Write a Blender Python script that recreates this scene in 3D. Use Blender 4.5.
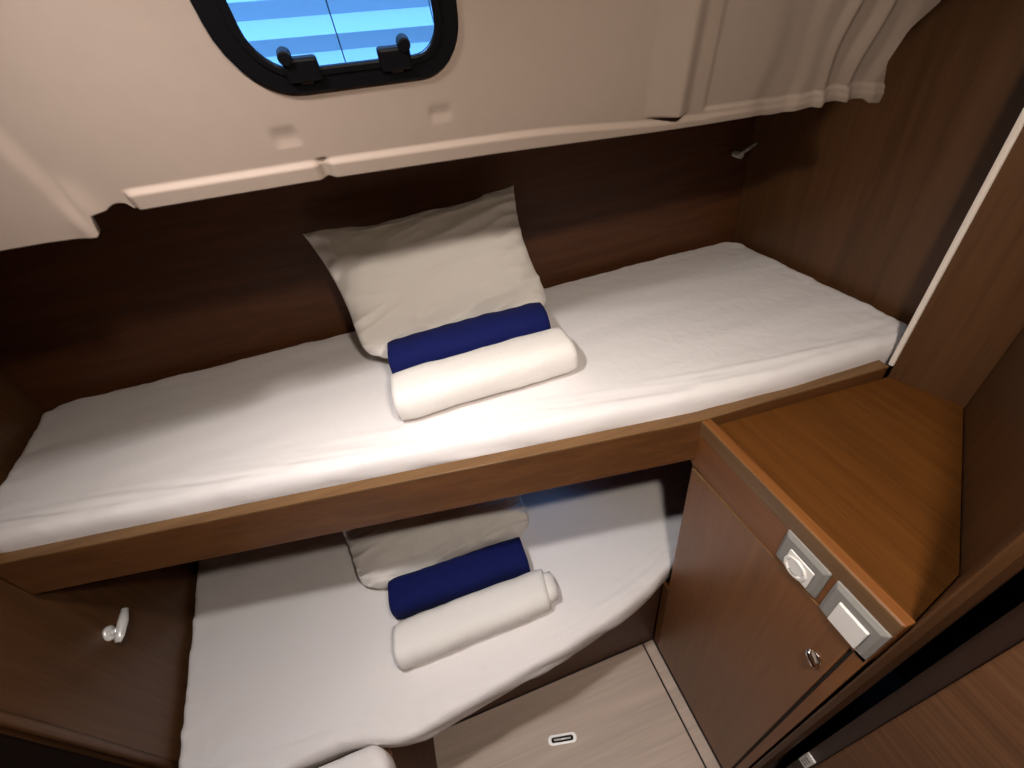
import bpy, bmesh, math, random
from mathutils import Vector, Matrix, noise

# ------------------------------------------------------------------ scene
for o in list(bpy.data.objects):
    bpy.data.objects.remove(o)
SC = bpy.context.scene
COL = SC.collection
S, ZO = 0.8, 2.2            # model units -> metres; floor at z = 0


def V(x, y, z):
    return Vector((S * x, S * y, S * (z + ZO)))


# camera: hand-held, high up, looking down at the berths
cam_d = bpy.data.cameras.new('camera')
cam_d.sensor_fit = 'HORIZONTAL'
cam_d.sensor_width = 36.0
cam_d.lens = 428.0 / 1024 * 36
cam_d.clip_start = 0.01
cam = bpy.data.objects.new('camera', cam_d)
COL.objects.link(cam)
R = Matrix(((0.94269376, 0.30220326, -0.14142725),
            (-0.29988387, 0.58156126, -0.75621172),
            (-0.14628104, 0.75528782, 0.63886005)))
cam.matrix_world = Matrix.Translation(V(0, 0, 0)) @ R.to_4x4()
SC.camera = cam

# sky: blue daylight outside
W = bpy.data.worlds.new('sky')
SC.world = W
W.use_nodes = True
nt = W.node_tree
nt.nodes.clear()
wo = nt.nodes.new('ShaderNodeOutputWorld')
bg = nt.nodes.new('ShaderNodeBackground')
tcw = nt.nodes.new('ShaderNodeTexCoord')
sxw = nt.nodes.new('ShaderNodeSeparateXYZ')
rmp = nt.nodes.new('ShaderNodeValToRGB')
mrw = nt.nodes.new('ShaderNodeMapRange')
mrw.inputs['From Min'].default_value = -1
nt.links.new(tcw.outputs['Generated'], sxw.inputs[0])
nt.links.new(sxw.outputs['Z'], mrw.inputs['Value'])
nt.links.new(mrw.outputs[0], rmp.inputs[0])
rmp.color_ramp.elements[0].position = 0.50      # blue water below, bright sky above
rmp.color_ramp.elements[0].color = (0.010, 0.040, 0.22, 1)
rmp.color_ramp.elements[1].position = 0.72
rmp.color_ramp.elements[1].color = (0.21, 0.50, 1.0, 1)
nt.links.new(rmp.outputs[0], bg.inputs['Color'])
bg.inputs['Strength'].default_value = 5.0
nt.links.new(bg.outputs[0], wo.inputs[0])

# exposure
vs = SC.view_settings
vs.view_transform = 'Standard'
vs.look = 'None'
vs.gamma = 1.0
vs.use_curve_mapping = False
vs.exposure = 0.0

# main cabin lamp, plus an added fill lamp and strip
LAMP_MAIN = 38.0
LAMP_FILL = 36.0
LAMP_COL = (1.0, 0.955, 0.94)
WARM_COL = (1.0, 0.78, 0.56)
ADDED_STRIP = 0.45


# ------------------------------------------------------------------ materials
def new_mat(name):
    m = bpy.data.materials.new(name)
    m.use_nodes = True
    b = m.node_tree.nodes['Principled BSDF']
    return m, m.node_tree, b


def wood(name, c1, c2, axis=0, rough=0.42, scale=1.0, bump=0.08, spec=0.4):
    m, t, b = new_mat(name)
    L = t.links
    tc = t.nodes.new('ShaderNodeTexCoord')
    mp = t.nodes.new('ShaderNodeMapping')
    sc = [42 * scale, 42 * scale, 42 * scale]
    sc[axis] = 1.6 * scale
    mp.inputs['Scale'].default_value = sc
    L.new(tc.outputs['Object'], mp.inputs['Vector'])
    n1 = t.nodes.new('ShaderNodeTexNoise')
    n1.inputs['Scale'].default_value = 1.0
    n1.inputs['Detail'].default_value = 5
    n1.inputs['Distortion'].default_value = 0.6
    L.new(mp.outputs[0], n1.inputs['Vector'])
    mp2 = t.nodes.new('ShaderNodeMapping')
    sc2 = [190 * scale] * 3
    sc2[axis] = 9 * scale
    mp2.inputs['Scale'].default_value = sc2
    L.new(tc.outputs['Object'], mp2.inputs['Vector'])
    n2 = t.nodes.new('ShaderNodeTexNoise')
    n2.inputs['Scale'].default_value = 1.0
    n2.inputs['Detail'].default_value = 3
    L.new(mp2.outputs[0], n2.inputs['Vector'])
    ad = t.nodes.new('ShaderNodeMath')
    ad.operation = 'MULTIPLY_ADD'
    L.new(n2.outputs['Fac'], ad.inputs[0])
    ad.inputs[1].default_value = 0.5
    L.new(n1.outputs['Fac'], ad.inputs[2])
    cr = t.nodes.new('ShaderNodeValToRGB')
    cr.color_ramp.elements[0].position = 0.5
    cr.color_ramp.elements[0].color = (*c1, 1)
    cr.color_ramp.elements[1].position = 0.98
    cr.color_ramp.elements[1].color = (*c2, 1)
    L.new(ad.outputs[0], cr.inputs[0])
    L.new(cr.outputs[0], b.inputs['Base Color'])
    b.inputs['Roughness'].default_value = rough
    b.inputs['Specular IOR Level'].default_value = spec
    bp = t.nodes.new('ShaderNodeBump')
    bp.inputs['Strength'].default_value = bump
    bp.inputs['Distance'].default_value = 0.002
    L.new(n2.outputs['Fac'], bp.inputs['Height'])
    L.new(bp.outputs[0], b.inputs['Normal'])
    return m


def fabric(name, col, rough=0.9, wscale=38, wrinkle=0.25, pile=0.0):
    m, t, b = new_mat(name)
    L = t.links
    tc = t.nodes.new('ShaderNodeTexCoord')
    n1 = t.nodes.new('ShaderNodeTexNoise')
    n1.inputs['Scale'].default_value = wscale
    n1.inputs['Detail'].default_value = 4
    n1.inputs['Distortion'].default_value = 0.8
    L.new(tc.outputs['Object'], n1.inputs['Vector'])
    n2 = t.nodes.new('ShaderNodeTexNoise')
    n2.inputs['Scale'].default_value = 900 if pile == 0 else 420
    n2.inputs['Detail'].default_value = 2
    L.new(tc.outputs['Object'], n2.inputs['Vector'])
    mx = t.nodes.new('ShaderNodeMix')
    mx.data_type = 'RGBA'
    mx.inputs['A'].default_value = (*[c * 0.93 for c in col], 1)
    mx.inputs['B'].default_value = (*[min(1, c * 1.05) for c in col], 1)
    L.new(n2.outputs['Fac'], mx.inputs['Factor'])
    L.new(mx.outputs['Result'], b.inputs['Base Color'])
    b.inputs['Roughness'].default_value = rough
    b.inputs['Specular IOR Level'].default_value = 0.15
    b.inputs['Sheen Weight'].default_value = 0.02
    b1 = t.nodes.new('ShaderNodeBump')
    b1.inputs['Strength'].default_value = wrinkle
    b1.inputs['Distance'].default_value = 0.004
    L.new(n1.outputs['Fac'], b1.inputs['Height'])
    b2 = t.nodes.new('ShaderNodeBump')
    b2.inputs['Strength'].default_value = 0.12 + pile
    b2.inputs['Distance'].default_value = 0.001 + 0.002 * pile
    L.new(n2.outputs['Fac'], b2.inputs['Height'])
    L.new(b1.outputs[0], b2.inputs['Normal'])
    L.new(b2.outputs[0], b.inputs['Normal'])
    return m


def plain(name, col, rough=0.5, metal=0.0, spec=0.5, speck=0.0, scale=60):
    m, t, b = new_mat(name)
    tc = t.nodes.new('ShaderNodeTexCoord')
    n = t.nodes.new('ShaderNodeTexNoise')
    n.inputs['Scale'].default_value = scale
    n.inputs['Detail'].default_value = 3
    t.links.new(tc.outputs['Object'], n.inputs['Vector'])
    mx = t.nodes.new('ShaderNodeMix')
    mx.data_type = 'RGBA'
    k = 0.04 + speck
    mx.inputs['A'].default_value = (*[c * (1 - k) for c in col], 1)
    mx.inputs['B'].default_value = (*[min(1, c * (1 + k)) for c in col], 1)
    t.links.new(n.outputs['Fac'], mx.inputs['Factor'])
    t.links.new(mx.outputs['Result'], b.inputs['Base Color'])
    b.inputs['Roughness'].default_value = rough
    b.inputs['Metallic'].default_value = metal
    b.inputs['Specular IOR Level'].default_value = spec
    return m


def glass_mat(name, tint):
    m, t, b = new_mat(name)
    t.nodes.remove(b)
    out = [n for n in t.nodes if n.type == 'OUTPUT_MATERIAL'][0]
    tr = t.nodes.new('ShaderNodeBsdfTransparent')
    tr.inputs[0].default_value = (*tint, 1)
    gl = t.nodes.new('ShaderNodeBsdfGlossy')
    gl.inputs['Roughness'].default_value = 0.03
    fr = t.nodes.new('ShaderNodeFresnel')
    fr.inputs[0].default_value = 1.45
    mx = t.nodes.new('ShaderNodeMixShader')
    t.links.new(fr.outputs[0], mx.inputs[0])
    t.links.new(tr.outputs[0], mx.inputs[1])
    t.links.new(gl.outputs[0], mx.inputs[2])
    t.links.new(mx.outputs[0], out.inputs[0])
    return m


def emit_mat(name, col, st):
    m, t, b = new_mat(name)
    b.inputs['Base Color'].default_value = (*col, 1)
    b.inputs['Emission Color'].default_value = (*col, 1)
    b.inputs['Emission Strength'].default_value = st
    return m


WD1, WD2 = (0.145, 0.048, 0.0105), (0.225, 0.082, 0.020)
M = {
    'wood_x': wood('walnut_laminate_along', WD1, WD2, 0),
    'wood_y': wood('walnut_laminate_across', WD1, WD2, 1),
    'wood_z': wood('walnut_laminate_upright', WD1, WD2, 2),
    'wall_x': wood('dark_laminate_along', (0.060, 0.019, 0.0055), (0.095, 0.032, 0.010), 0, rough=0.5, bump=0.04),
    'wall_z': wood('dark_laminate_upright', (0.070, 0.030, 0.011), (0.112, 0.050, 0.020), 2, rough=0.4, bump=0.04),
    'counter': wood('counter_laminate', (0.092, 0.031, 0.0045), (0.138, 0.048, 0.008), 1, rough=0.55, bump=0.1, spec=0.2, scale=1.8),
    'edge': wood('light_edge_band', (0.135, 0.068, 0.026), (0.20, 0.105, 0.042), 0, rough=0.4),
    'board': wood('board_laminate', (0.098, 0.036, 0.0105), (0.160, 0.063, 0.019), 0, rough=0.45),
    'rail': wood('rail_wood', (0.115, 0.058, 0.022), (0.165, 0.087, 0.035), 1, rough=0.4),
    'cab': wood('cabinet_laminate', (0.165, 0.062, 0.0195), (0.235, 0.094, 0.031), 2, rough=0.38),
    'floor': wood('bleached_oak_sole', (0.50, 0.395, 0.325), (0.63, 0.505, 0.425), 0, rough=0.5, scale=0.7),
    'door': wood('door_laminate', (0.105, 0.042, 0.0165), (0.195, 0.085, 0.034), 1, rough=0.6, scale=1.8),
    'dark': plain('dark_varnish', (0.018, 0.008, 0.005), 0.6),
    'stop': plain('dark_red_varnish', (0.030, 0.011, 0.006), 0.55),
    'gap_dark': plain('gap_shade_black', (0.012, 0.009, 0.008), 0.8),  # near-black for the shaded gap round the cabinet door
    'liner': plain('cream_moulding', (0.215, 0.166, 0.134), 0.6, spec=0.15),
    'white': plain('white_plastic', (0.85, 0.82, 0.78), 0.35),
    'strip': plain('white_edge_strip', (0.85, 0.76, 0.68), 0.45),
    'sheet': fabric('white_sheet', (0.83, 0.79, 0.78)),
    'pillow': fabric('white_pillowcase', (0.80, 0.76, 0.72), wscale=26, wrinkle=0.35),
    'towel_w': fabric('white_terry', (0.85, 0.81, 0.77), wrinkle=0.2, pile=0.35),
    'towel_n': fabric('navy_terry', (0.006, 0.010, 0.085), wrinkle=0.2, pile=0.3),
    'grey': plain('grey_plastic', (0.26, 0.25, 0.23), 0.45),
    'chrome': plain('chrome', (0.85, 0.84, 0.82), 0.13, metal=1.0),
    'satin': plain('whitened_chrome', (0.92, 0.91, 0.88), 0.30, metal=0.3),  # whitish and barely metallic: the lamp's reflection is put into the colour
    'dull': plain('dull_steel', (0.30, 0.28, 0.27), 0.35, metal=1.0),
    'black': plain('black_plastic', (0.0016, 0.0015, 0.002), 0.5, spec=0.12),
    'glass': glass_mat('window_glass', (0.82, 0.92, 1.0)),
    'slat': plain('pale_gelcoat', (0.78, 0.84, 0.88), 0.4),
    'lamp': emit_mat('lamp_diffuser', (1.0, 0.86, 0.70), 6.0),
}


# ------------------------------------------------------------------ mesh builder
class MB:
    def __init__(s):
        s.v, s.f = [], []

    def add(s, vs, fs):
        n = len(s.v)
        s.v += [tuple(p) for p in vs]
        s.f += [tuple(i + n for i in f) for f in fs]
        return s

    def box(s, x0, x1, y0, y1, z0, z1):
        return s.add([(x0, y0, z0), (x1, y0, z0), (x1, y1, z0), (x0, y1, z0),
                      (x0, y0, z1), (x1, y0, z1), (x1, y1, z1), (x0, y1, z1)],
                     [(3, 2, 1, 0), (4, 5, 6, 7), (0, 1, 5, 4), (1, 2, 6, 5), (2, 3, 7, 6), (3, 0, 4, 7)])

    def prism(s, poly, z0, z1, f=lambda a, b, c: (a, b, c)):
        """polygon in (a, b) extruded along c, mapped to xyz by f"""
        n = len(poly)
        vs = [f(a, b, z0) for a, b in poly] + [f(a, b, z1) for a, b in poly]
        fs = [tuple(range(n - 1, -1, -1)), tuple(range(n, 2 * n))]
        fs += [(i, (i + 1) % n, n + (i + 1) % n, n + i) for i in range(n)]
        return s.add(vs, fs)

    def ring(s, outer, inner, z0, z1, f=lambda a, b, c: (a, b, c)):
        """frame between two outlines of equal length"""
        n = len(outer)
        vs = []
        for z in (z0, z1):
            vs += [f(a, b, z) for a, b in outer] + [f(a, b, z) for a, b in inner]
        fs = []
        for i in range(n):
            j = (i + 1) % n
            o0, i0, o1, i1 = 0, n, 2 * n, 3 * n
            fs += [(o0 + j, o0 + i, i0 + i, i0 + j), (o1 + i, o1 + j, i1 + j, i1 + i),
                   (o0 + i, o0 + j, o1 + j, o1 + i), (i0 + j, i0 + i, i1 + i, i1 + j)]
        return s.add(vs, fs)

    def wall(s, pts, th, z0, z1):
        """wall along plan polyline pts with thickness to the left of travel"""
        offs = []
        for i, p in enumerate(pts):
            a = Vector(pts[max(i - 1, 0)])
            b = Vector(pts[min(i + 1, len(pts) - 1)])
            d = (b - a).normalized()
            offs.append((p[0] - d.y * th, p[1] + d.x * th))
        return s.prism(list(pts) + offs[::-1], z0, z1)

    def tube(s, pts, r, n=10, caps=True):
        pts = [Vector(p) for p in pts]
        rs = r if isinstance(r, (list, tuple)) else [r] * len(pts)
        vs, fs = [], []
        for i, p in enumerate(pts):
            d = (pts[min(i + 1, len(pts) - 1)] - pts[max(i - 1, 0)]).normalized()
            u = d.orthogonal().normalized() if i == 0 else (u - d * u.dot(d)).normalized()
            w = d.cross(u)
            for k in range(n):
                a = 2 * math.pi * k / n
                vs.append(p + (u * math.cos(a) + w * math.sin(a)) * rs[i])
        for i in range(len(pts) - 1):
            for k in range(n):
                fs.append((i * n + k, i * n + (k + 1) % n, (i + 1) * n + (k + 1) % n, (i + 1) * n + k))
        if caps:
            fs += [tuple(range(n - 1, -1, -1)), tuple(range((len(pts) - 1) * n, len(pts) * n))]
        return s.add(vs, fs)

    def grid(s, nu, nv, fn):
        vs = [fn(i / (nu - 1), j / (nv - 1)) for j in range(nv) for i in range(nu)]
        fs = [(j * nu + i, j * nu + i + 1, (j + 1) * nu + i + 1, (j + 1) * nu + i)
              for j in range(nv - 1) for i in range(nu - 1)]
        return s.add(vs, fs)

    def build(s, name, mat, parent=None, bevel=0.0, smooth=False, seg=2):
        pts = [V(*p) for p in s.v]
        if parent is None:
            xs, ys, zs = [p.x for p in pts], [p.y for p in pts], [p.z for p in pts]
            org = Vector(((min(xs) + max(xs)) / 2, (min(ys) + max(ys)) / 2, min(zs)))
        else:
            org = Vector(parent['origin'])
        me = bpy.data.meshes.new(name)
        me.from_pydata([p - org for p in pts], [], s.f)
        bm = bmesh.new()
        bm.from_mesh(me)
        bmesh.ops.recalc_face_normals(bm, faces=bm.faces)
        bm.to_mesh(me)
        bm.free()
        me.materials.append(M[mat] if isinstance(mat, str) else mat)
        o = bpy.data.objects.new(name, me)
        COL.objects.link(o)
        if parent is None:
            o.location = org
        else:
            o.parent = parent
        o['origin'] = list(org)
        if smooth:
            me.polygons.foreach_set('use_smooth', [True] * len(me.polygons))
        if bevel:
            md = o.modifiers.new('bevel', 'BEVEL')
            md.width = bevel
            md.segments = seg
            md.limit_method = 'ANGLE'
            md.angle_limit = math.radians(40)
        return o


def tag(o, label=None, cat=None, group=None, kind=None):
    for k, v in (('label', label), ('category', cat), ('group', group), ('kind', kind)):
        if v:
            o[k] = v
    return o


def thing(name, x, y, z, label, cat, group=None, kind=None):
    o = bpy.data.objects.new(name, None)
    o.empty_display_size = 0.05
    COL.objects.link(o)
    o.location = V(x, y, z)
    o['origin'] = list(V(x, y, z))
    return tag(o, label, cat, group, kind)


def lerp_curve(pts):
    """smooth y(x) through points"""
    def f(x):
        if x <= pts[0][0]:
            return pts[0][1]
        for (x0, y0), (x1, y1) in zip(pts, pts[1:]):
            if x <= x1:
                return y0 + (y1 - y0) * (x - x0) / (x1 - x0)
        return pts[-1][1]
    return f


def smoothed(f, w):
    return lambda x: sum(f(x + k * w / 4) for k in range(-4, 5)) / 9


def sstep(a, b, x):
    t = max(0.0, min(1.0, (x - a) / (b - a)))
    return t * t * (3 - 2 * t)


def rrect(x0, x1, y0, y1, r, n=6):
    """rounded rectangle outline; r is one radius or four (ll, lr, ur, ul)"""
    rr = r if isinstance(r, (list, tuple)) else [r] * 4
    out = []
    for (cx, cy, a0), q in zip(((x0, y0, 180), (x1, y0, 270), (x1, y1, 0), (x0, y1, 90)), rr):
        ox = cx + (q if cx == x0 else -q)
        oy = cy + (q if cy == y0 else -q)
        for k in range(n + 1):
            a = math.radians(a0 + 90 * k / n)
            out.append((ox + q * math.cos(a), oy + q * math.sin(a)))
    return out


def structure(o):
    o['kind'] = 'structure'
    return o


# ------------------------------------------------------------------ room shell
CEIL = 0.31
# cabin sole with lift-out hatch
fl = structure(MB().box(-2.1, 1.7, -1.5, 1.6, -2.26, -2.204).build('floor', 'dark'))
h = MB().box(-1.06, 0.472, -0.9, 0.598, -2.204, -2.2)
MB().box(-1.06, 0.470, -0.9, 0.600, -2.2035, -2.197).build('hatch_board', 'floor', fl, bevel=0.002)
MB().box(0.477, 0.522, -0.9, 0.600, -2.2035, -2.196).build('border_board', 'floor', fl, bevel=0.002)
# flush ring pull let into the hatch board
rp = MB()
a = math.radians(-12)
def rpf(u, v, w, c=(0.003, 0.408)):
    return (c[0] + u * math.cos(a) - v * math.sin(a), c[1] + u * math.sin(a) + v * math.cos(a), w)
rp.ring(rrect(-.058, .058, -.017, .017, .0165), rrect(-.044, .044, -.0085, .0085, .008), -2.197, -2.191, rpf)
pull = rp.build('ring_pull', 'satin', fl, bevel=0.001)
pull['label'] = 'oval chrome flush pull'
MB().prism(rrect(-.044, .044, -.009, .009, .008), -2.197, -2.1955, rpf).build('pull_recess', 'black', pull)
MB().tube([rpf(-.034, 0, -2.193), rpf(.034, 0, -2.193)], 0.0035, 8).build('pull_bar', 'satin', pull, smooth=True)

# brown laminate walls round the berths
structure(MB().wall([(1.24, 1.236), (0.418, 1.290), (-0.304, 1.372), (-1.32, 1.455)][::-1], 0.05, -2.2, -1.36)
          .build('wall_back', 'wall_x'))
wb = bpy.data.objects['wall_back']
mbw = MB()
def back_y(x):
    return lerp_curve([(-1.32, 1.455), (-0.304, 1.372), (0.418, 1.290), (1.24, 1.236)])(x)
xs = [-1.32, -0.304, 0.08, 0.418, 0.80, 1.24]
for x0, x1 in zip(xs, xs[1:]):
    tp = CEIL if x0 > .79 else -.085
    spans = [(-1.36, tp)] if not (0.07 < x0 < 0.4) else [(-1.36, -1.33), (-1.12, tp)]
    for z0, z1 in spans:
        mbw.prism([(x0, back_y(x0)), (x1, back_y(x1)), (x1, back_y(x1) + .05), (x0, back_y(x0) + .05)], z0, z1)
mbw.build('wall_panel', 'wall_x', wb)

left_pts = [(-1.245, 1.47), (-1.103, 0.60)]
structure(MB().wall(left_pts[::-1], 0.04, -2.2, CEIL).build('wall_left', 'wall_z'))
# rounded light end of that wall and the dark bulkhead beyond it
structure(MB().tube([(-1.108, 0.600, -2.2), (-1.108, 0.600, CEIL)], 0.013, 12).build('trim_3', 'wall_z', smooth=True))
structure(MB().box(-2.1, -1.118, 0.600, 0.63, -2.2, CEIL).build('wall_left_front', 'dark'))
structure(MB().wall([(1.137, 1.26), (1.137, 0.50)][::-1], -0.04, -2.2, CEIL).build('wall_right', 'wall_z'))
# short bulkhead with white edging, and the slanting bulkhead towards the door
structure(MB().prism([(1.012, .522), (1.052, .382), (1.08, .382), (1.04, .522)], -.80, CEIL).build('wall_right_front', 'wall_z'))
structure(MB().box(1.008, 1.042, 0.5225, 0.534, -0.752, CEIL).build('trim_1', 'strip', bevel=0.002))
structure(MB().wall([(1.06, 0.387), (0.692, 0.1265)], 0.03, -2.2, CEIL).build('wall_doorside', 'wall_z'))
# door post
post = MB().prism([(0.536, 0.091), (0.549, 0.080), (0.575, 0.076), (0.596, 0.077), (0.604, 0.082), (0.715, 0.10), (0.715, 0.118), (0.690, 0.1262)], -2.2, CEIL)
structure(post.build('trim_2', 'wall_z', bevel=0.004, smooth=False))
# frame of the doorway beyond the post, and the open door
structure(MB().box(0.640, 0.67, 0.0300, 0.0585, -2.2, CEIL).build('trim_4', 'stop'))
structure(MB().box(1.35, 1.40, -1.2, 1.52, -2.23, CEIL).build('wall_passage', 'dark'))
structure(MB().box(0.625, 0.66, -0.80, 0.0287, -2.17, 0.27).build('door_1', 'door', bevel=0.003))

# rest of the cabin behind the viewer
structure(MB().box(-2.1, 1.4, -1.25, -1.2, -2.23, CEIL).build('wall_front', 'wall_x'))
structure(MB().box(-2.15, -2.1, -1.25, 0.65, -2.23, CEIL).build('wall_left_passage', 'wall_z'))
structure(MB().box(-2.15, 1.45, -1.25, 0.53, CEIL, CEIL + .04).build('ceiling', 'liner'))
# deck over the berth behind the moulding (closes the void under the cockpit seat)
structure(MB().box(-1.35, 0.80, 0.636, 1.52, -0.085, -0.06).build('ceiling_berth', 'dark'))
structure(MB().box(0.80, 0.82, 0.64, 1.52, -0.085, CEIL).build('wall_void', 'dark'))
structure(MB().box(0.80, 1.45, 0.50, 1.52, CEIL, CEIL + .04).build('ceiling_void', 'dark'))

# ------------------------------------------------------------------ cream moulded wall with the window
Y0, LEAN = 0.63, 0.35
def liner_pt(x, z, d=0.0):
    """point on the leaning face, d = proud of it towards the cabin"""
    k = math.hypot(1, LEAN)
    return (x, Y0 - LEAN * (z + .12) - d / k, z - d * LEAN / k)

zb_main = smoothed(lerp_curve([(-.28, -.099), (-.06, -.113), (.164, -.131), (.40, -.153), (.589, -.169), (.622, -.177), (.736, -.174), (.855, -.186), (1.0, -.19)]), .02)
zb_left = lerp_curve([(-1.25, -.07), (-.43, -.108), (-.385, -.111), (-.331, -.1165)])
def zbot(x):
    if x < -.331:
        return zb_left(x)
    if x < -.305:                       # notch between the two mouldings
        return zb_left(-.331) + (.022) * sstep(-.331, -.322, x)
    if x < -.28:
        return -.094 + .004 * math.sin((x + .305) / .025 * math.pi)
    return zb_main(x)

def relief(x, z):
    """how far the moulding stands proud: flange, ribs, flutes, pads"""
    d = 0.0
    hgt = z - zbot(x)
    if x > -.276:                        # bottom flange, thin towards the right
        fh = .019 - .008 * sstep(.2, .45, x)
        d += .006 * (1 - sstep(fh - .003, fh + .003, hgt)) * (1 - .5 * sstep(.45, .6, x))
        d -= .008 * (math.exp(-((x + .062) / .006) ** 2)) * (1 - sstep(.018, .023, hgt))
    # left moulding with its upright crease
    cx = -.329 + .17 * (z + .107) * -.1
    d += .006 * (1 - sstep(cx - .012, cx + .008, x))
    d += .006 * math.exp(-((x - cx - .003) / .018) ** 2) * (1 - sstep(.0, .05, hgt))
    # bright rib right of the window
    a0 = .383 - .10 * (z + .125)
    a1 = .430 - .13 * (z + .125)
    top = sstep(.016, .021, hgt)
    d += .016 * max(0, min(1, (x - a0) / (a1 - a0))) * (1 - sstep(a1 - .001, a1 + .030, x)) * top
    # recessed field, then the stepped flutes running to the free right edge
    b = .485 - .15 * (z + .128)
    d -= .005 * sstep(b - .006, b + .006, x) * top
    for c, w, am in ((.592, .020, -.006), (.650, .012, .007), (.690, .008, .009), (.705, .010, -.010), (.742, .010, .012), (.760, .010, -.010), (.800, .014, .010)):
        cc = c - .12 * (z + .13) + .006 * math.sin(40 * z + c * 30)
        d += am * sstep(cc - w, cc + w, x)
    # two shallow rectangular pads under the window
    for px_, pz_, w, hh in ((-.089, -.062, .013, .0085), (.0915, -.071, .013, .006)):
        ex = 1 - sstep(w - .002, w + .002, abs(x - px_))
        ez = 1 - sstep(hh - .002, hh + .002, abs(z - pz_ + .06 * (x - px_)))
        d -= .002 * ex * ez
    return d

def xmax(z):
    return lerp_curve([(-.186, .834), (-.165, .829), (-.134, .808), (-.092, .812), (-.068, .838), (-.03, .858), (0, .90), (.1, .94), (.31, .98)])(z)

# window outline on the moulded wall: (x, z)
WO = rrect(-.112, .127, -.028, .150, (.062, .050, .05, .05), 8)
WI = rrect(-.086, .103, -.009, .127, (.040, .030, .03, .03), 8)
def inside(x, z):
    z += .06 * x
    return -.096 < x < .114 and -.015 < z < .137
xcols = []
x = -1.26
while x < -.42:
    xcols.append(x); x += .02
while x < .30:
    xcols.append(x); x += .0035
while x < 1.0:
    xcols.append(x); x += .0028
xcols.append(1.0)
rows = [0.0015 * i for i in range(24)] + [.036 + .0045 * i for i in range(36)]
rows = [r / rows[-1] for r in rows]
lin = MB()
nx, nz = len(xcols), len(rows)
def lz(x, t):
    zb = zbot(x)
    if t < .5:
        return zb + t / .5 * .25 * (0.31 - zb)
    return zb + (.25 + (t - .5) / .5 * .75) * (.31 - zb)
front, back, Z = [], [], []
for t in rows:
    for x in xcols:
        z = lz(x, t)
        xx = min(x, xmax(z))
        if x > .80:
            xx = .80 + (x - .80) * (xmax(z) - .80) / .20
        front.append(liner_pt(xx, z, relief(xx, z)))
        back.append(liner_pt(xx, z, relief(xx, z) - .010))
        Z.append((xx, z))
n0 = len(front)
faces = []
keep = {}
for j in range(nz - 1):
    for i in range(nx - 1):
        q = [j * nx + i, j * nx + i + 1, (j + 1) * nx + i + 1, (j + 1) * nx + i]
        if all(inside(*Z[k]) for k in q):
            continue
        faces.append(tuple(q))
        faces.append(tuple(n0 + k for k in reversed(q)))
for i in range(nx - 1):
    faces.append((i + 1, i, n0 + i, n0 + i + 1))
for j in range(nz - 1):
    k = j * nx + nx - 1
    faces.append((k, k + nx, n0 + k + nx, n0 + k))
lin.add(front + back, faces)
structure(lin.build('wall_cockpit_side', 'liner', smooth=True))

# window with black frame, pane and two hinged clamps
wf = lambda a_, b_, c_: liner_pt(a_, b_ - .06 * a_, c_)
win = structure(thing('window_1', 0.008, 0.60, -.034, 'small black-framed portlight in the cream moulded wall', 'window'))
MB().ring(WO, [(a_, b_) for a_, b_ in WI], -.010, .0045, wf).build('window_frame', 'black', win, bevel=0.002, seg=2)
MB().ring(rrect(-.092, .109, -.013, .133, (.046, .036, .036, .036), 8), rrect(-.083, .100, -.006, .124, (.037, .027, .027, .027), 8), .003, .0065, wf).build('window_seal', 'black', win, bevel=0.002)
MB().prism(WI, -.004, -.001, wf).build('pane', 'glass', win)
for cx_, s_ in ((-.043, -1), (.052, 1)):
    c = MB()
    c.prism(rrect(cx_ - .017, cx_ + .017, -.016, .004, .003, 3), -.001, .010, wf)
    cl = c.build('clamp', 'black', win, bevel=0.002)
    kx = cx_ + s_ * .012
    MB().tube([wf(kx, .006, .0), wf(kx, .006, .013)], [.0070, .0065], 14).build('clamp_knob', 'black', cl, smooth=False, bevel=0.001)
    MB().prism(rrect(cx_ - .006, cx_ + .006, -.0185, -.0172, .0006, 2), .0035, .0055, wf).build('clamp_glint', 'dull', cl)

# guessed hull port, unseen, added for the blue light on the lower berth
w2 = structure(thing('guessed_port', 0.25, 1.31, -1.34, 'guessed unseen hull port behind the lower berth', 'window'))
def hp(a_, b_, c_):
    return (a_, back_y(a_) - c_, b_)
MB().ring(rrect(.06, .44, -1.35, -1.10, .05), rrect(.125, .36, -1.31, -1.165, .04), -.002, .012, hp).build('window_frame', 'black', w2, bevel=0.002)
MB().prism(rrect(.08, .415, -1.33, -1.12, .04), -.03, -.026, hp).build('pane', 'glass', w2)

# pale slatted cockpit seat seen through the window
seat = thing('slatted_bench', 0.0, 1.6, -.06, 'pale slatted cockpit bench outside the black-framed portlight', 'bench')
MB().box(-.75, .80, 1.56, 1.60, -.055, .60).build('backing', 'slat', seat)
tilt = -.075
for k in range(8):
    z0 = -.101 + k * .071
    n = 0
    for (xa, xb) in ((-.70, -.34), (-.337, .001), (.004, .252), (.255, .78)):
        f = lambda a_, b_, c_: (c_, a_, b_ + tilt * c_)
        # proud sloping face (catches the sky) over a deep shaded step
        MB().prism([(1.56, z0 - .030), (1.482, z0 - .0305), (1.468, z0 + .002), (1.4825, z0 + .0405), (1.56, z0 + .0405)], xa, xb, f).build('slat', 'slat', seat)

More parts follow.
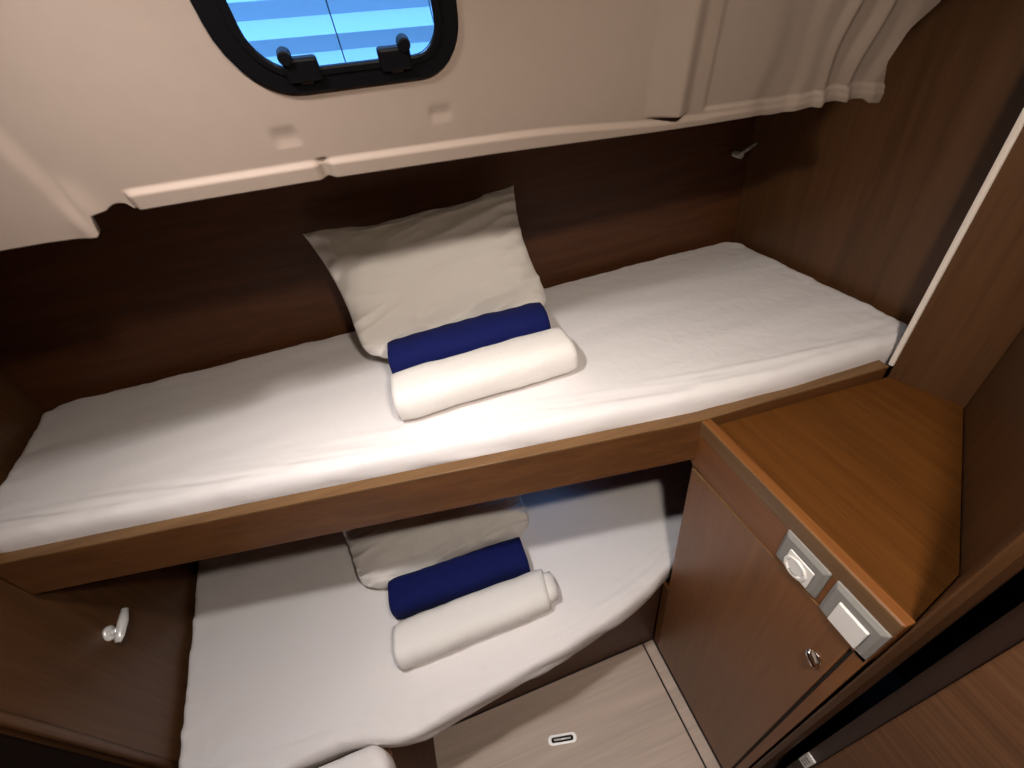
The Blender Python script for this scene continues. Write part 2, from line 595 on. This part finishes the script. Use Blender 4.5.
# ------------------------------------------------------------------ berths
def berth_mattress(name, label, cat, fy, by, xl, xr, ztop, th, seed, rnd=.03, nu=230, nv=90, amp=.004, side=None):
    """fy/by front and back y(x); xl/xr left and right x(y)"""
    def dist(t, n):   # finer near both edges
        return t
    mb = MB()
    us = [0.5 - 0.5 * math.cos(math.pi * (i / (nu - 1))) * (0.35) - 0.5 * (1 - 2 * i / (nu - 1)) * .65 for i in range(nu)]
    vv = [0.5 - 0.5 * math.cos(math.pi * (j / (nv - 1))) * (0.5) - 0.5 * (1 - 2 * j / (nv - 1)) * .5 for j in range(nv)]
    top = []
    sd = Vector((seed * 3.1, seed * 1.7, seed))
    def plan(u, v):
        x0 = xl(0) + (xr(0) - xl(0)) * u
        y = fy(x0) + (by(x0) - fy(x0)) * v
        x1 = xl(y) + (xr(y) - xl(y)) * u
        y = fy(x1) + (by(x1) - fy(x1)) * v
        return x1, y
    for v in vv:
        for u in us:
            x, y = plan(u, v)
            dx = min(x - xl(y), xr(y) - x)
            dy0, dy1 = y - fy(x), by(x) - y
            dy = min(dy0, dy1)
            # rounded corner in plan
            z = ztop
            d = min(dx, dy)
            cr = rnd * 2.2
            if dx < cr and dy < cr:
                d = cr - math.hypot(cr - dx, cr - dy)
                d = max(d, 0)
                if math.hypot(cr - dx, cr - dy) > cr:
                    k = cr / math.hypot(cr - dx, cr - dy)
                    nx_ = cr - (cr - dx) * k
                    ny_ = cr - (cr - dy) * k
                    x += (nx_ - dx) * (1 if x - xl(y) < xr(y) - x else -1)
                    y += (ny_ - dy) * (1 if dy0 < dy1 else -1)
            if d < rnd:
                z -= rnd - math.sqrt(max(0, rnd * rnd - (rnd - d) ** 2))
            w = noise.noise(Vector((x * 2.2, y * 5, 0)) + sd) * amp * .7
            w += noise.noise(Vector((x * 5, y * 16, 3)) + sd) * amp * .35
            # crow's-feet near the edges
            e = math.exp(-max(dy, 0) / .05) + math.exp(-max(dx, 0) / .06)
            w += e * amp * .8 * noise.noise(Vector((x * 11 + y * 6, y * 22, 7)) + sd)
            w += math.exp(-((max(dy0, 0) - .045) / .04) ** 2) * amp * .75 * noise.noise(Vector((x * 3.2, dy0 * 62 + x * 5, 17)) + sd)
            w += e * amp * .6 * noise.noise(Vector((x * 30 + y * 10, y * 40, 9)) + sd)
            top.append((x, y, z + w))
    fs = [(j * nu + i, j * nu + i + 1, (j + 1) * nu + i + 1, (j + 1) * nu + i) for j in range(nv - 1) for i in range(nu - 1)]
    # skirt
    loop = [i for i in range(nu)] + [j * nu + nu - 1 for j in range(1, nv)] + [(nv - 1) * nu + i for i in range(nu - 2, -1, -1)] + [j * nu for j in range(nv - 2, 0, -1)]
    vs = list(top)
    cx_ = sum(p[0] for p in top) / len(top)
    cy_ = sum(p[1] for p in top) / len(top)
    prev = loop
    L = 7
    for k in range(1, L + 1):
        t = k / L
        cur = []
        for idx in loop:
            x, y, z = top[idx]
            zz = (ztop - rnd) + (ztop - th - (ztop - rnd)) * t
            inn = .020 * t * t - .004 * math.sin(math.pi * t)
            wr = amp * 1.5 * math.sin(math.pi * min(1, t * 1.2)) * noise.noise(Vector((x * 7, y * 7, zz * 34 + x * 6)) + sd)
            q = Vector((cx_ - x, cy_ - y)).normalized()
            if side:
                inn *= side
            cur.append(len(vs))
            vs.append((x + q.x * (inn + wr) * .4, y + q.y * (inn + wr), min(z, zz) if k < 2 else zz))
        m = len(loop)
        fs += [(prev[i], cur[i], cur[(i + 1) % m], prev[(i + 1) % m]) for i in range(m)]
        prev = cur
    fs.append(tuple(prev))
    mb.add(vs, fs)
    return tag(mb.build(name, 'sheet', smooth=True), label, cat)

left_x = lambda y: -1.103 - (y - .60) * .163
# upper berth: board across the front, base, mattress
ub = thing('bunk', 0.0, 0.75, -.90, 'brown laminate upper berth base with a long front board', 'bunk')
bpts = [(-1.115, .846), (.086, .636), (.524, .561), (1.004, .526)]
MB().wall(bpts, .026, -.890, -.757).build('front_board', 'board', ub, bevel=0.002)
MB().wall([(a_, b_ - .001) for a_, b_ in bpts], .030, -.757, -.750).build('edge_band', 'edge', ub, bevel=0.0015)['label'] = 'lighter wooden top edge'
MB().prism([(-1.11, .875), (.086, .668), (.524, .593), (1.0, .558), (1.13, .56), (1.13, 1.232), (.418, 1.285), (-.304, 1.367), (-1.20, 1.44)], -.845, -.815).build('base_panel', 'wall_x', ub)
berth_mattress('upper_mattress', 'long white-sheeted mattress on the upper berth', 'mattress',
               smoothed(lerp_curve([(-1.3, .905), (-.374, .752), (.097, .669), (.506, .595), (.734, .565), (1.0, .552), (1.3, .552)]), .1),
               smoothed(lerp_curve([(-1.3, 1.435), (-.304, 1.362), (.418, 1.280), (1.3, 1.222)]), .1),
               lambda y: left_x(y) + .012, lambda y: 1.128, -.700, .113, 2, rnd=.030, amp=.0055)

# lower berth: base with front panel, mattress, infill cushion
lb = thing('bunk', 0.0, 0.8, -2.197, 'dark brown base of the lower berth standing on the floor', 'bunk')
MB().box(-1.06, .526, .604, .63, -2.197, -1.66).build('front_panel', 'wall_x', lb, bevel=0.002)
MB().box(-1.06, -.50, .125, .15, -2.197, -1.64).box(-.525, -.50, .15, .60, -2.197, -1.64).box(-1.06, -.50, .125, .60, -1.64, -1.629).build('infill_box', 'wall_x', lb, bevel=0.002)
MB().prism([(-1.078, .605), (.522, .605), (1.12, .63), (1.12, 1.22), (.418, 1.275), (-.304, 1.357), (-1.205, 1.425)], -1.66, -1.632).build('base_panel', 'wall_x', lb)
berth_mattress('lower_mattress', 'white-sheeted mattress on the lower berth, its front edge curved', 'mattress',
               smoothed(lerp_curve([(-1.4, .475), (-.56, .475), (-.44, .418), (-.19, .446), (.074, .472), (.336, .516), (.515, .572), (.56, .61), (1.3, .62)]), .07),
               smoothed(lerp_curve([(-1.3, 1.43), (-.304, 1.360), (.418, 1.278), (1.3, 1.22)]), .1),
               lambda y: left_x(y) + .012, lambda y: 1.128, -1.500, .130, 5, rnd=.022, amp=.008)
berth_mattress('infill_cushion', 'white cushion in front of the lower mattress, cut off at the bottom of the picture', 'cushion',
               lambda x: .10, lambda x: .455, lambda y: -1.06, lambda y: -.478, -1.505, .12, 8, rnd=.03, nu=60, nv=40, amp=.004)

# ------------------------------------------------------------------ pillows and towels
def pillow(name, label, BL, BR, TR, TL, tf, tb, seed, side_fold=0.0, nu=110, nv=84):
    BL, BR, TR, TL = map(Vector, (BL, BR, TR, TL))
    nrm = ((BR - BL).cross(TL - BL)).normalized()
    sd = Vector((seed * 2.3, seed, -seed))
    def mk(sgn, t):
        out = []
        for j in range(nv):
            for i in range(nu):
                u, v = i / (nu - 1), j / (nv - 1)
                a_, b_ = 2 * u - 1, 2 * v - 1
                # edges drawn in between the pointed corners
                pu = u + (.5 - u) * .10 * (1 - b_ * b_) * abs(a_) ** 1.5
                pv = v + (.5 - v) * .12 * (1 - a_ * a_) * abs(b_) ** 1.5
                if b_ < 0:
                    q_ = .085 * (abs(a_) * abs(b_)) ** 5
                    pu += -q_ * 1.1 if a_ > 0 else q_ * 1.1
                    pv += q_
                p = BL * (1 - pu) * (1 - pv) + BR * pu * (1 - pv) + TR * pu * pv + TL * (1 - pu) * pv
                e = max(0, (1 - abs(a_) ** 2.6)) ** .55 * max(0, (1 - abs(b_) ** 2.6)) ** .55
                edge = 1 - e
                w = .006 * noise.noise(Vector((a_ * 1.6, b_ * 2.2, 0)) + sd)
                w += .010 * min(1, edge * 1.6) * noise.noise(Vector((a_ * 5 + b_ * 2, b_ * 6 - a_ * 2, 2)) + sd)
                rid = 1 - abs(noise.noise(Vector((a_ * 1.6 + b_ * .6, b_ * 4.4 - a_ * 1.2, 8)) + sd)) * 3.2
                w += .009 * max(0, rid) ** 2 * (.15 + min(1, edge * 1.5))
                rs = 1 - abs(noise.noise(Vector((a_ * 1.4, b_ * 7.5 + a_ * 2.5, 4)) + sd)) * 3.0
                w += side_fold * .012 * max(0, rs) ** 2 * math.exp(-(1 + a_) / .28) * min(1, e * 4)
                w += .004 * noise.noise(Vector((a_ * 3 - b_ * 7, b_ * 3, 5)) + sd)
                if e < .02:
                    w *= .4
                out.append(p + nrm * (sgn * (t * e + .0035) + w * (1 if e > 0 else 1)))
        return out
    f_, b_ = mk(1, tf), mk(-1, tb)
    n = len(f_)
    fs = []
    for j in range(nv - 1):
        for i in range(nu - 1):
            q = (j * nu + i, j * nu + i + 1, (j + 1) * nu + i + 1, (j + 1) * nu + i)
            fs.append(q)
            fs.append(tuple(n + k for k in reversed(q)))
    loop = [i for i in range(nu)] + [j * nu + nu - 1 for j in range(1, nv)] + [(nv - 1) * nu + i for i in range(nu - 2, -1, -1)] + [j * nu for j in range(nv - 2, 0, -1)]
    m = len(loop)
    fs += [(loop[(i + 1) % m], loop[i], n + loop[i], n + loop[(i + 1) % m]) for i in range(m)]
    return tag(MB().add(f_ + b_, fs).build(name, 'pillow', smooth=True), label, 'pillow')

pillow('pillow', 'white pillow leaning on the dark wall of the upper berth',
       (-.205, 1.030, -.672), (.378, 1.035, -.672), (.345, 1.245, -.352), (-.255, 1.320, -.362), .062, .030, 3)
pillow('pillow', 'white pillow lying on the lower berth under the front board',
       (-.520, .845, -1.46), (.160, .850, -1.46), (.185, 1.215, -1.33), (-.625, 1.255, -1.35), .09, .045, 6, 1.5)


def towel(name, label, mat, A, B, rw, rh, rot, seed, turns=2.6, tele=0.0, group=None):
    """loosely flattened roll from A to B; rw, rh half width and height; rot = start of the loose flap"""
    A, B = Vector(A), Vector(B)
    ax = (B - A)
    Ln = ax.length
    ax.normalize()
    up = Vector((0, 0, 1))
    sx = ax.cross(up).normalized()          # across
    up = sx.cross(ax)
    sd = Vector((seed * 1.9, seed * .7, seed))
    nt_, nl = 84, 46
    th = min(rw, rh) / (turns + .9)
    vs = []
    def prof(t, off):
        ang = rot + 2 * math.pi * turns * t
        k = 1 - t * (turns) * th / min(rw, rh) * .92 + off / min(rw, rh)
        c, s_ = math.cos(ang), math.sin(ang)
        e = 2 / 2.7
        return (math.copysign(abs(c) ** e, c) * (rw * k if rw < rh else rw - (1 - k) * min(rw, rh)),
                math.copysign(abs(s_) ** e, s_) * (rh - (1 - k) * min(rw, rh)))
    for side in (0, 1):
        for i in range(nl):
            s_ = i / (nl - 1)
            for j in range(nt_):
                t = j / (nt_ - 1)
                off = 0 if side == 0 else -th * .80
                if j == 0 and side == 1:
                    off = -th * .55
                a_, b_ = prof(t, off)
                ed = min(s_, 1 - s_) * Ln
                sq = 1 - .07 * math.exp(-ed / .012)
                ends = (.010 * t * turns * .6 + .004 * noise.noise(Vector((t * 9, seed, s_)))) * (1 if s_ > .5 else -1) * (1 if ed < .02 else 0) * -1
                w = .004 * noise.noise(Vector((s_ * 3.5, a_ * 12, b_ * 12)) + sd) + .003 * noise.noise(Vector((s_ * 11 + a_ * 14, a_ * 20, b_ * 20)) + sd)
                q = Vector((a_, b_)).normalized() if (a_ or b_) else Vector((0, 0))
                a2, b2 = a_ * sq + q.x * w, b_ * sq + q.y * w
                wav = .004 * noise.noise(Vector((t * 6, s_ * 2, 11)) + sd)
                vs.append(A + ax * (s_ * Ln + ends + tele * min(1, t * 1.8) * s_ ** 10 + wav * (1 if ed < .03 else 0)) + sx * a2 + up * b2)
    n = nl * nt_
    fs = []
    for i in range(nl - 1):
        for j in range(nt_ - 1):
            q = (i * nt_ + j, i * nt_ + j + 1, (i + 1) * nt_ + j + 1, (i + 1) * nt_ + j)
            fs += [q, tuple(n + k for k in reversed(q))]
        for j in (0, nt_ - 1):
            q = (i * nt_ + j, (i + 1) * nt_ + j, n + (i + 1) * nt_ + j, n + i * nt_ + j)
            fs.append(q)
    for i in (0, nl - 1):
        for j in range(nt_ - 1):
            fs.append((i * nt_ + j, i * nt_ + j + 1, n + i * nt_ + j + 1, n + i * nt_ + j))
    return tag(MB().add(vs, fs).build(name, mat, smooth=True), label, 'towel', group)

towel('bath_towel', 'navy blue rolled towel in front of the upper pillow', 'towel_n', (-.122, .992, -.636), (.305, .962, -.633), .066, .062, -1.9, 1)
towel('bath_towel', 'white rolled towel on the upper berth in front of the navy one', 'towel_w', (-.130, .853, -.645), (.318, .839, -.645), .074, .052, -1.7, 2)
towel('bath_towel', 'navy blue rolled towel on the lower berth against the pillow', 'towel_n', (-.400, .800, -1.428), (.078, .785, -1.428), .072, .068, -1.9, 3)
towel('bath_towel', 'white rolled towel on the lower berth, frayed folds at its right end', 'towel_w', (-.402, .650, -1.438), (.088, .650, -1.438), .074, .058, -1.7, 4, tele=.055)

# ------------------------------------------------------------------ cabinet beside the berths
cb = thing('cabinet', .76, .33, -2.197, 'brown wooden cabinet with a counter top, right of the lower berth', 'cabinet')
cp = [(.528, .093), (.536, .093), (.688, .127), (1.052, .384), (1.011, .521), (.528, .560)]
# counter
MB().prism(cp, -.800, -.782).build('countertop', 'counter', cb, bevel=0.001)
# raised rail along the front edge of the counter
MB().prism([(.522, .0945), (.5325, .0945), (.5325, .562), (.522, .566)], -.800, -.754).build('counter_rail', 'rail', cb, bevel=0.003)['label'] = 'lighter raised rail'
# fascia, carcass and side
MB().box(.524, .545, .0935, .574, -.915, -.7535).build('fascia', 'wood_y', cb, bevel=0.002)
fz = lambda a_, b_, c_: (c_, a_, b_)
MB().box(.530, .545, .0935, .572, -2.197, -.915).build('face_frame', 'wood_z', cb)
MB().box(.5295, .5305, .1135, .566, -2.19, -.890).build('door_gap_shade', 'gap_dark', cb)  # dark plate behind the door, its colour standing in for shade in the gap
MB().box(.524, .545, .0935, .1140, -2.197, -.900).build('stile', 'wood_z', cb, bevel=0.001)
MB().box(.530, 1.0, .560, .602, -2.197, -1.645).box(.545, 1.0, .545, .560, -1.645, -.80).build('end_panel', 'wood_z', cb)
dp = [(.5625, -2.170), (.5625, -.931), (.140, -.8985)]
for k in range(7):
    a = math.radians(90 - 90 * k / 6)
    dp.append((.1400 - .020 * math.cos(math.radians(90) - a) * 0 - .020 * math.sin(math.radians(90 * k / 6)), -.9185 + .020 * math.cos(math.radians(90 * k / 6))))
dp.append((.120, -2.170))
dr = MB().prism(dp, .5225, .534, fz).build('door', 'cab', cb, bevel=0.002)
# pale upper edge of the door
MB().prism([(.5625, -.9315), (.5625, -.9275), (.140, -.895), (.140, -.899)], .5215, .534, fz).build('door_edge', 'edge', dr)
# little chrome latch
lt = MB().tube([(.5225, .146, -1.033), (.5185, .146, -1.033)], .0145, 18).build('latch', 'chrome', dr, bevel=0.001)
lt['label'] = 'small round chrome latch'
MB().tube([(.518, .160, -1.021), (.510, .154, -1.027), (.510, .138, -1.041), (.518, .132, -1.047)], [.004, .0055, .0055, .004], 10).build('latch_grip', 'chrome', dr, smooth=True)


def socket(name, label, y0, y1, z0, z1, outlet):
    t = thing(name, .524, (y0 + y1) / 2, z0, label, 'socket')
    fr_ = MB()
    n = 5
    out_ = rrect(y0, y1, z0, z1, .003, n)
    mid = rrect(y0 + .007, y1 - .007, z0 + .007, z1 - .009, .003, n)
    inn = rrect(y0 + .017, y1 - .021, z0 + .008, z1 - .029, .003, n)
    m = len(out_)
    vs = [(.524, a_, b_) for a_, b_ in out_] + [(.519, a_, b_) for a_, b_ in out_] + [(.514, a_, b_) for a_, b_ in mid] + [(.5145, a_, b_) for a_, b_ in inn] + [(.521, a_, b_) for a_, b_ in inn]
    fs = []
    for k in range(4):
        for i in range(m):
            j = (i + 1) % m
            fs.append((k * m + i, k * m + j, (k + 1) * m + j, (k + 1) * m + i))
    fr_.add(vs, fs)
    fr_.build('frame', 'grey', t, bevel=0.0006)
    iy0, iy1, iz0, iz1 = y0 + .018, y1 - .022, z0 + .009, z1 - .030
    if outlet:
        ins = MB().prism(rrect(iy0, iy1, iz0, iz1, .003), .5125, .522, fz).build('insert', 'white', t, bevel=0.0008)
        cy, cz = (iy0 + iy1) / 2 + .004, (iz0 + iz1) / 2 - .004
        k = 24
        oc = [(cy + .024 * math.cos(2 * math.pi * i / k), cz + .024 * math.sin(2 * math.pi * i / k)) for i in range(k)]
        ic = [(cy + .018 * math.cos(2 * math.pi * i / k), cz + .018 * math.sin(2 * math.pi * i / k)) for i in range(k)]
        MB().ring(oc, ic, .509, .514, fz).build('outlet_ring', 'white', t, bevel=0.0008)
        MB().prism([(cy + .016 * math.cos(2 * math.pi * i / k), cz + .016 * math.sin(2 * math.pi * i / k)) for i in range(k)], .511, .514, fz).build('outlet_cover', 'white', t, bevel=0.001)
        MB().prism(rrect(cy - .016, cy + .010, cz - .022, cz - .015, .002, 3), .5095, .5125, fz).build('cover_lip', 'grey', t, bevel=0.0006)
    else:
        MB().prism(rrect(iy0, iy1, iz0, iz1, .002), .5105, .522, fz).build('rocker', 'white', t, bevel=0.0015)
    return t

# frames follow the slight fall of the fascia
socket('power_socket', 'grey-framed wall socket with a round white outlet, under the counter rail', .1995, .293, -.887, -.794, True)
socket('light_switch', 'grey-framed switch with a plain white rocker, nearer the door post', .0950, .1885, -.894, -.792, False)

# ------------------------------------------------------------------ small fittings
hk = thing('coat_hook', -1.13, .875, -1.20, 'chrome turn handle on the brown wall left of the lower mattress', 'handle')
hx = left_x(.875)
MB().tube([(hx + .001, .868, -1.168), (hx + .008, .868, -1.168), (hx + .012, .868, -1.168)], [.022, .021, .015], 20).build('rosette', 'satin', hk, smooth=True)
MB().tube([(hx + .010, .868, -1.168), (hx + .030, .868, -1.168)], [.009, .010], 14).build('spindle', 'satin', hk, smooth=True)
MB().tube([(hx + .034, .835, -1.176), (hx + .036, .850, -1.172), (hx + .036, .890, -1.164), (hx + .033, .925, -1.158)], [.008, .0115, .013, .009], 14).build('lever', 'satin', hk, smooth=True)

bl = thing('wall_latch', 1.06, 1.24, -.44, 'small dull metal latch in the dark corner under the moulding', 'latch')
MB().tube([(1.075, 1.240, -.418), (1.075, 1.205, -.418)], [.008, .010], 14).build('knob', 'satin', bl, bevel=0.001)
MB().tube([(1.075, 1.212, -.416), (1.130, 1.212, -.396)], .0045, 8).build('arm', 'satin', bl, smooth=True)

sp = thing('strike_plate', .64, .05, -1.745, 'small white slotted plate low on the door frame', 'plate')
spx = .6395
MB().prism(rrect(.033, .0585, -1.745, -1.655, .003, 3), spx - .006, spx, fz).build('plate', 'white', sp, bevel=0.001)
for zz in (-1.727, -1.708, -1.689):
    MB().prism(rrect(.038, .053, zz, zz + .009, .002, 2), spx - .0072, spx - .0055, fz).build('slot', 'grey', sp)

# ------------------------------------------------------------------ cabin lamp and added lights
def downlight(x, y, label, power, blend, ang, colr=LAMP_COL):
    t = thing('ceiling_light', x, y, CEIL, label, 'lamp')
    k = 28
    ro = [(x + .055 * math.cos(2 * math.pi * i / k), y + .055 * math.sin(2 * math.pi * i / k)) for i in range(k)]
    ri = [(x + .042 * math.cos(2 * math.pi * i / k), y + .042 * math.sin(2 * math.pi * i / k)) for i in range(k)]
    MB().ring(ro, ri, CEIL - .012, CEIL - .0005, ).build('bezel', 'chrome', t, bevel=0.001)
    MB().prism(ri, CEIL - .006, CEIL - .0005).build('diffuser', 'lamp', t)
    ld = bpy.data.lights.new('downlight_beam', 'SPOT')
    ld.energy = power
    ld.color = colr
    ld.spot_size = math.radians(ang)
    ld.spot_blend = blend
    ld.shadow_soft_size = .03
    lo = bpy.data.objects.new('downlight_beam', ld)
    COL.objects.link(lo)
    lo.location = V(x, y, CEIL - .014)

downlight(-.20, .30, 'round ceiling downlight over the berths', LAMP_MAIN, 1.0, 140)  # main lamp
downlight(.20, -.10, 'added fill downlight by the door, unseen', LAMP_FILL, .5, 178, (1.0, .88, .76))  # unseen lamp added as soft fill

# unseen warm strip, added under the moulding to lighten the upper berth's back
MB().box(-.85, .70, .770, .800, -.097, -.0855).build('added_light_strip', 'white', bpy.data.objects['ceiling_berth'])
sl = bpy.data.lights.new('added_strip_glow', 'AREA')
sl.shape = 'RECTANGLE'
sl.size, sl.size_y = 1.24, .022
sl.energy = ADDED_STRIP
sl.color = WARM_COL
so = bpy.data.objects.new('added_strip_glow', sl)
COL.objects.link(so)
so.location = V(-.075, .785, -.099)
so.rotation_euler = (math.radians(12), 0, 0)


for o in list(bpy.data.objects):
    if 'origin' in o:
        del o['origin']
